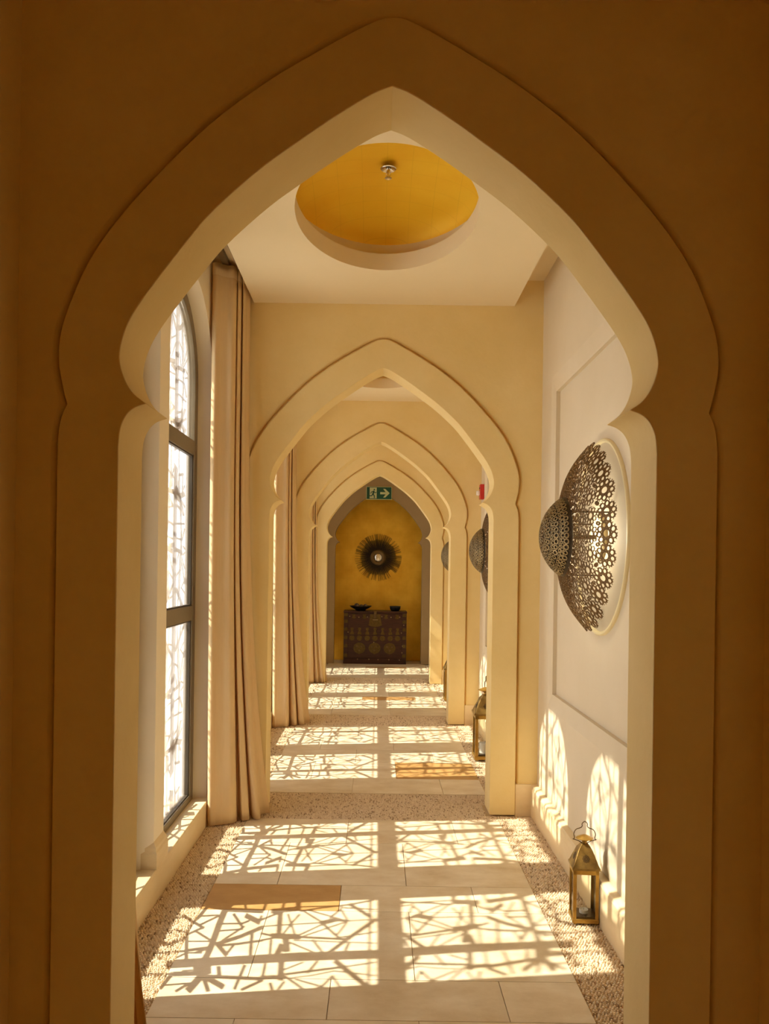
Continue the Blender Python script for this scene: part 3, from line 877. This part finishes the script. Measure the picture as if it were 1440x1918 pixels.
# ------------------------------------------------------------------ lanterns
def make_lantern(candle):
    root = empty('lantern', (0, 0, 0))
    w, hb = 0.058, 0.25
    MB().box(-w-0.003, w+0.003, -w-0.003, w+0.003, 0.006, 0.026).build('base', M['brass'], root, bevel=0.003)
    for sx in (-1, 1):
        for sy in (-1, 1):
            MB().box(sx*(w-0.010)-0.006, sx*(w-0.010)+0.006, sy*(w-0.010)-0.006, sy*(w-0.010)+0.006, 0.0, 0.006).build('foot', M['brass'], root)
    MB().box(-w+0.006, w-0.006, -w+0.006, w-0.006, 0.026, 0.034).build('floor_plate', M['dark_brass'], root)
    for sx in (-1, 1):
        for sy in (-1, 1):
            MB().prism([(sx*w, sy*w), (sx*(w-0.015), sy*w), (sx*(w-0.015), sy*(w-0.003)), (sx*(w-0.003), sy*(w-0.003)), (sx*(w-0.003), sy*(w-0.015)), (sx*w, sy*(w-0.015))], 0.026, hb, 'Z').build('corner_post', M['brass'], root)
    for a in range(4):
        g = MB().box(-w+0.012, w-0.012, -w+0.004, -w+0.006, 0.030, hb - 0.004).build('glass_pane', M['lantern_glass'], root)
        g.rotation_euler = (0, 0, a*pi/2)
    MB().ring([(-w, -w), (w, -w), (w, w), (-w, w)], [(-w+0.014, -w+0.014), (w-0.014, -w+0.014), (w-0.014, w-0.014), (-w+0.014, w-0.014)], hb - 0.020, hb, 'Z').build('top_rail', M['brass'], root)
    # four-sided roof with eaves and a pierced rosette on each slope
    e, t = w + 0.006, 0.014
    lv = [(e, hb), (e, hb + 0.010), (e - 0.004, hb + 0.014), (0.032, hb + 0.085), (t, hb + 0.110)]
    v = []
    for (s, z) in lv: v += [(-s, -s, z), (s, -s, z), (s, s, z), (-s, s, z)]
    f = [(4*k+i, 4*k+(i+1) % 4, 4*k+4+(i+1) % 4, 4*k+4+i) for k in range(len(lv)-1) for i in range(4)] + [(16, 17, 18, 19), (3, 2, 1, 0)]
    rf = MB().add(v, f).build('roof', M['roof_brass'], root, bevel=0.002)
    for a in range(4):
        ros = MB()
        sl = math.atan2(0.071, e - 0.004 - 0.032)
        def P(u, s, h):
            zz = hb + 0.014 + 0.036 + s*math.sin(sl)
            yy = -(e - 0.004) + (0.036/math.tan(sl)) + s*math.cos(sl)
            return (u, yy - h*math.sin(sl), zz + h*math.cos(sl))
        for k in range(8):
            q = 2*pi*k/8
            annulus(ros, P, (0.0125*math.cos(q), 0.0125*math.sin(q)), 0.0052, 0.0026, 8, th=0.0016)
        annulus(ros, P, (0, 0), 0.0075, 0.0035, 10, th=0.0022)
        ro = ros.build('rosette', M['dark_brass'], rf)
        ro.rotation_euler = (0, 0, a*pi/2)
    # neck and flared cap
    MB().lathe([(0.013, hb+0.106), (0.011, hb+0.118), (0.024, hb+0.126), (0.040, hb+0.131), (0.041, hb+0.134), (0.024, hb+0.142), (0.010, hb+0.148), (0.0005, hb+0.149)], 8, 'Z', cap=False).build('cap', M['brass'], root, smooth=25)
    z0 = hb + 0.130
    path = [(-0.052, z0 - 0.006), (-0.047, z0 + 0.004), (-0.050, z0 + 0.022), (-0.040, z0 + 0.042), (-0.020, z0 + 0.050), (-0.012, z0 + 0.058), (-0.012, z0 + 0.070), (0.0, z0 + 0.080)]
    path = path + [(-x, z) for x, z in reversed(path[:-1])]
    MB().tube([(x, 0, z) for x, z in spline(path, 5)], 0.0022, 8).build('handle', M['dark_brass'], root, smooth=50)
    for sx in (-1, 1):
        MB().tube([(sx*0.055, 0, z0 - 0.003), (sx*0.030, 0, z0 - 0.010), (sx*0.012, 0, z0 - 0.020)], 0.0022, 6).build('hook', M['dark_brass'], root)
    if candle:
        c = MB().lathe([(0.0005, 0.034), (0.030, 0.034), (0.030, 0.088), (0.026, 0.091), (0.0005, 0.089)], 24, 'Z', cap=False).build('candle', M['wax'], root, smooth=40)
        MB().tube([(0, 0, 0.088), (0.001, 0, 0.099)], 0.0012, 6).build('wick', M['black'], c)
    else:
        c = MB().lathe([(0.0005, 0.034), (0.020, 0.034), (0.021, 0.050), (0.019, 0.050), (0.018, 0.047), (0.0005, 0.047)], 24, 'Z', cap=False).build('tealight', M['wax'], root, smooth=40)
        MB().tube([(0, 0, 0.046), (0.001, 0, 0.055)], 0.0010, 6).build('wick', M['black'], c)
    return root
l1 = make_lantern(False)
l1.location = (0.970, 3.80, 0.0015); l1.rotation_euler = (0, 0, math.radians(-4)); l1.scale = (0.98, 0.98, 0.98)
tag(l1, 'small brass glass lantern on the pebbles below the nearest sconce', 'lantern', 'brass floor lanterns')
l2 = make_lantern(True)
l2.location = (0.938, 7.02, 0.0015); l2.scale = (1.66, 1.66, 1.52); l2.rotation_euler = (0, 0, pi/2)
tag(l2, 'large brass lantern with candle half hidden by the second arch pier', 'lantern', 'brass floor lanterns')
l3 = copy_tree(l2)
l3.location = (0.938, 10.14, 0.0015)
tag(l3, 'far brass lantern, only its edge showing beside the third arch', 'lantern', 'brass floor lanterns')

# ------------------------------------------------------------------ chest in the gold niche
CHX, CHY = -0.018, 13.86
chest = empty('chest', (CHX, CHY, 0))
tag(chest, 'dark wooden chest with brass fittings in front of the gold wall', 'chest')
W2, CH, CD = 0.525, 0.885, 0.42
MB().box(-W2+0.012, W2-0.012, 0.012, CD, 0.075, CH-0.028).build('body', M['dark_wood'], chest, bevel=0.004)
MB().box(-W2-0.006, W2+0.006, -0.006, CD+0.004, CH-0.030, CH).build('lid', M['dark_wood'], chest, bevel=0.005)
base = MB().box(-W2, W2, 0.0, CD, 0.0005, 0.085).build('plinth', M['dark_wood'], chest, bevel=0.004)
for sx in (-1, 1):
    MB().box(sx*(W2-0.035)-0.036, sx*(W2-0.035)+0.036, 0.004, 0.014, 0.085, CH-0.03).build('stile', M['dark_wood'], chest, bevel=0.003)
fl = MB().box(-W2+0.075, W2-0.075, 0.002, 0.014, 0.490, CH-0.045).build('drop_front', M['dark_wood'], chest, bevel=0.003)
pn = MB().box(-W2+0.075, W2-0.075, 0.006, 0.014, 0.10, 0.484).build('front_panel', M['dark_wood'], chest, bevel=0.003)
def plate(poly, parent, name, y=0.0, th=0.004, mat='chest_brass'):
    return MB().prism(poly, y - th, y + 0.002, 'Y').build(name, M[mat], parent)
def disc(cx, cz, r, n=24): return [(cx + r*math.cos(2*pi*k/n), cz + r*math.sin(2*pi*k/n)) for k in range(n)]
SX = 1.05/1130
for px in (290, 425, 565, 705, 840, 980, 1110):
    x = (px - 705)*SX
    neck = [(x-0.034, 0.492), (x-0.030, 0.520), (x-0.017, 0.545), (x-0.015, 0.565), (x-0.026, 0.580), (x-0.024, 0.602), (x, 0.610), (x+0.024, 0.602), (x+0.026, 0.580), (x+0.015, 0.565), (x+0.017, 0.545), (x+0.030, 0.520), (x+0.034, 0.492)]
    plate(neck, chest, 'hinge_strap')
    plate(disc(x, 0.432, 0.044), chest, 'hinge_disc', 0.005)
for px in (425, 700, 970):
    x = (px - 705)*SX
    d = plate([(x + 0.100*math.cos(a)*(1.0), 0.265 + 0.092*math.sin(a) - (0.012 if abs(math.sin(a)+1) < 0.02 else 0)) for a in [2*pi*k/28 for k in range(28)]], chest, 'medallion', 0.005)
    for (ddx, ddz) in ((-0.04, 0.03), (0.04, 0.03), (0, -0.035)):
        MB().lathe([(0.016, -0.004), (0.014, -0.009), (0.0005, -0.011)], 12, 'Y', c=(x+ddx, 0.003, 0.265+ddz), cap=False).build('boss', M['dark_brass'], d)
lk = plate([(-0.085, 0.835), (0.085, 0.835), (0.092, 0.760), (0.112, 0.650), (0.06, 0.632), (0, 0.622), (-0.06, 0.632), (-0.112, 0.650), (-0.092, 0.760)], chest, 'lock_plate', 0.0)
MB().tube([(-0.045, -0.014, 0.745), (0.045, -0.014, 0.745)], 0.009, 10).build('bolt', M['stud'], lk)
MB().box(-0.022, 0.022, -0.014, -0.004, 0.77, CH + 0.004).build('hasp', M['dark_brass'], lk, bevel=0.003)
for px in (320, 510, 900, 1100):
    x = (px - 705)*SX
    plate([(x-0.038, 0.770), (x-0.018, 0.795), (x-0.030, 0.830), (x+0.030, 0.830), (x+0.018, 0.795), (x+0.038, 0.770), (x, 0.757)], chest, 'mount')
for sx in (-1, 1):
    for z in (0.14, 0.30, 0.44, 0.58, 0.71, 0.82):
        x = sx*(W2 - 0.036)
        plate([(x-0.028, z-0.026), (x+0.028, z-0.026), (x+0.030, z), (x+0.022, z+0.028), (x-0.022, z+0.028), (x-0.030, z)], chest, 'corner_mount', 0.003)
for (px, py) in ((245, 535), (410, 550), (565, 545), (825, 535), (990, 545), (1145, 540), (220, 820), (1180, 825), (1220, 685), (685, 1000), (1200, 1060), (1195, 1180), (395, 1305), (600, 1305), (765, 1310), (960, 1308), (1150, 1312)):
    MB().lathe([(0.011, 0.004), (0.011, -0.002), (0.007, -0.008), (0.0005, -0.010)], 10, 'Y', c=((px-705)*SX, 0.0, (1390-py)*0.885/950), cap=False).build('stud', M['stud'], chest, smooth=60)

# bowls and balls on the chest
TZ = CH + 0.001
def bowl_thing(name, label, cat, x, y_, prof, mat):
    r = empty(name, (x, y_, TZ)); tag(r, label, cat)
    MB().lathe(prof, 40, 'Z', cap=False).build('body', M[mat], r, smooth=45)
    return r
BX = CHX + (435-705)*SX
b1 = bowl_thing('shallow_bowl', 'wide shallow black bowl holding dark balls, on the chest', 'bowl', BX, CHY + 0.2,
    [(0.0005, 0.0), (0.085, 0.0), (0.090, 0.012), (0.100, 0.022), (0.150, 0.045), (0.187, 0.075), (0.186, 0.078), (0.145, 0.054), (0.09, 0.032), (0.0005, 0.026)], 'dark_bowl')
MB().lathe([(0.187, 0.073), (0.190, 0.076), (0.187, 0.080), (0.183, 0.077)], 40, 'Z', cap=False).build('rim', M['bronze'], b1, smooth=40)
b2 = bowl_thing('deep_bowl', 'small deep dark bowl with upright sides, on the chest', 'bowl', CHX + (1065-705)*SX, CHY + 0.2,
    [(0.0005, 0.0), (0.060, 0.0), (0.068, 0.006), (0.088, 0.030), (0.094, 0.078), (0.090, 0.079), (0.083, 0.034), (0.06, 0.014), (0.0005, 0.012)], 'dark_bowl')
MB().lathe([(0.094, 0.076), (0.096, 0.078), (0.093, 0.082), (0.089, 0.079)], 40, 'Z', cap=False).build('rim', M['bronze'], b2, smooth=40)
for (dx, dy, r, z, lab) in ((-0.066, -0.02, 0.044, 0.078, 'leftmost dark ball in the shallow bowl'), (0.014, -0.035, 0.036, 0.068, 'middle dark ball in the shallow bowl'), (0.080, 0.0, 0.036, 0.074, 'rightmost dark ball in the shallow bowl')):
    m = MB()
    prof = [(max(0.0005, r*math.sin(pi*k/12)), -r*math.cos(pi*k/12)) for k in range(13)]
    m.lathe(prof, 20, 'Z', cap=False)
    ob = m.build('decorative_ball', M['ball'], None, smooth=60, loc=(BX + dx, CHY + 0.2 + dy, TZ + z))
    tag(ob, lab, 'ball', 'balls in the shallow bowl')

# ------------------------------------------------------------------ sunburst mirror on the gold wall
sm = empty('sunburst_mirror', (0.018, 14.449, 1.795))
tag(sm, 'round sunburst mirror with fine dark rods on the gold wall', 'mirror')
sp_ = MB()
rnd = random.Random(2)
for i in range(300):
    a = 2*pi*i/300 + rnd.uniform(-0.006, 0.006)
    L_ = rnd.choice([0.41, 0.40, 0.41, 0.32, 0.31, 0.30])
    w_ = 0.0018
    ca, sa = math.cos(a), math.sin(a)
    y0 = -0.012 - (i % 3)*0.006
    pts = [(0.10, w_*1.6), (L_, w_*1.0), (L_, -w_*1.0), (0.10, -w_*1.6)]
    q = [(p*ca - t*sa, p*sa + t*ca) for p, t in pts]
    sp_.add([(p[0], y0, p[1]) for p in q] + [(p[0], y0 - 0.003, p[1]) for p in q], [(0, 1, 2, 3), (7, 6, 5, 4), (0, 4, 5, 1), (1, 5, 6, 2), (2, 6, 7, 3), (3, 7, 4, 0)])
so = sp_.build('spokes', M['spoke'], sm); so['kind'] = 'stuff'
MB().lathe([(0.0005, 0.0), (0.14, 0.0), (0.14, -0.012), (0.0005, -0.012)], 40, 'Y', cap=False).build('back_disc', M['spoke'], sm, smooth=40)
MB().lathe([(0.066, -0.012), (0.138, -0.012), (0.137, -0.036), (0.118, -0.052), (0.090, -0.056), (0.070, -0.046), (0.066, -0.034)], 48, 'Y', cap=False).build('frame_ring', M['bronze'], sm, smooth=40)
MB().lathe([(0.0005, -0.045), (0.030, -0.043), (0.055, -0.037), (0.068, -0.030)], 40, 'Y', cap=False).build('mirror_glass', M['mirror'], sm, smooth=60)

# ------------------------------------------------------------------ exit sign on the end wall
es = empty('exit_sign', (0.016, END_Y - 0.002, 2.866))
tag(es, 'green exit sign with running figure and arrow above the gold niche', 'sign')
SW, SH = 0.215, 0.108
MB().box(-SW, SW, -0.020, 0.0, -SH, SH).build('plate', M['sign_pale'], es, bevel=0.002)
MB().box(-SW+0.008, SW-0.008, -0.0225, -0.018, -SH+0.008, SH-0.008).build('green_face', M['sign_green'], es)
def flat(name, poly, mat, y=-0.0245):
    return MB().prism(poly, y, y + 0.003, 'Y').build(name, M[mat], es)
def sgn(px, py): return ((px - 591)/111*SW, (288 - py)/54.5*SH)
flat('doorway', [sgn(510, 242), sgn(571, 242), sgn(571, 333), sgn(510, 333)], 'sign_pale')
man = MB()
def limb(pts, w):
    for p, q in zip(pts, pts[1:]):
        a, b = sgn(*p), sgn(*q)
        dx, dz = b[0]-a[0], b[1]-a[1]; l = math.hypot(dx, dz); nx, nz = -dz/l*w, dx/l*w
        ex, ez = dx/l*w*0.6, dz/l*w*0.6
        man.prism([(a[0]+nx-ex, a[1]+nz-ez), (b[0]+nx+ex, b[1]+nz+ez), (b[0]-nx+ex, b[1]-nz+ez), (a[0]-nx-ex, a[1]-nz-ez)], -0.0275, -0.024, 'Y')
hd = sgn(550, 259)
man.prism(disc(hd[0], hd[1], 0.013, 14), -0.0275, -0.024, 'Y')
limb([(545, 273), (538, 300)], 0.014)
limb([(543, 274), (528, 277), (519, 291)], 0.0055)
limb([(547, 275), (557, 286), (567, 281)], 0.0055)
limb([(537, 300), (526, 311), (506, 312), (500, 322)], 0.0075)
limb([(539, 300), (550, 309), (551, 328)], 0.0075)
man.build('running_figure', M['sign_green'], es)
flat('arrow', [sgn(601, 279), sgn(648, 279), sgn(627, 252), sgn(645, 252), sgn(683, 288), sgn(645, 325), sgn(627, 325), sgn(648, 298), sgn(601, 298)], 'sign_pale')

# ------------------------------------------------------------------ fire alarm sounder on the right wall
fa = empty('fire_alarm', (WALL_R, 8.38, 2.39))
tag(fa, 'small red fire alarm beacon on the wall above the second sconce', 'alarm')
MB().box(-0.042, 0.0, -0.045, 0.045, -0.075, 0.075).build('housing', M['red'], fa, bevel=0.006)
MB().box(-0.075, -0.040, -0.024, 0.024, -0.035, 0.012).build('strobe_lens', M['white_plastic'], fa, bevel=0.008)
MB().box(-0.0435, -0.040, -0.03, 0.03, 0.03, 0.045).build('grille', M['black'], fa)

# ------------------------------------------------------------------ sprinkler in the nearest dome
spk = empty('sprinkler', (CX + 0.006, 4.27, 3.672))
tag(spk, 'chrome ceiling sprinkler hanging in the nearest gold dome', 'sprinkler')
MB().lathe([(0.016, 0.004), (0.038, -0.004), (0.042, -0.010), (0.037, -0.013), (0.020, -0.006), (0.014, -0.004)], 32, 'Z', cap=False).build('escutcheon', M['chrome'], spk, smooth=40)
MB().lathe([(0.009, 0.012), (0.009, -0.030), (0.006, -0.034), (0.006, -0.050)], 16, 'Z').build('body', M['chrome'], spk, smooth=40)
for sx in (-1, 1):
    MB().tube([(sx*0.008, 0, -0.028), (sx*0.013, 0, -0.040), (sx*0.003, 0, -0.055)], 0.002, 6).build('yoke_arm', M['chrome'], spk)
df = MB()
for k in range(12):
    a = 2*pi*k/12
    b, c = a - 0.2, a + 0.2
    df.add([(0.004*math.cos(b), 0.004*math.sin(b), -0.055), (0.018*math.cos(b), 0.018*math.sin(b), -0.056), (0.018*math.cos(c), 0.018*math.sin(c), -0.056), (0.004*math.cos(c), 0.004*math.sin(c), -0.055),
            (0.004*math.cos(b), 0.004*math.sin(b), -0.057), (0.018*math.cos(b), 0.018*math.sin(b), -0.058), (0.018*math.cos(c), 0.018*math.sin(c), -0.058), (0.004*math.cos(c), 0.004*math.sin(c), -0.057)],
           [(0, 1, 2, 3), (7, 6, 5, 4), (0, 4, 5, 1), (1, 5, 6, 2), (2, 6, 7, 3)])
df.build('deflector', M['chrome'], spk)
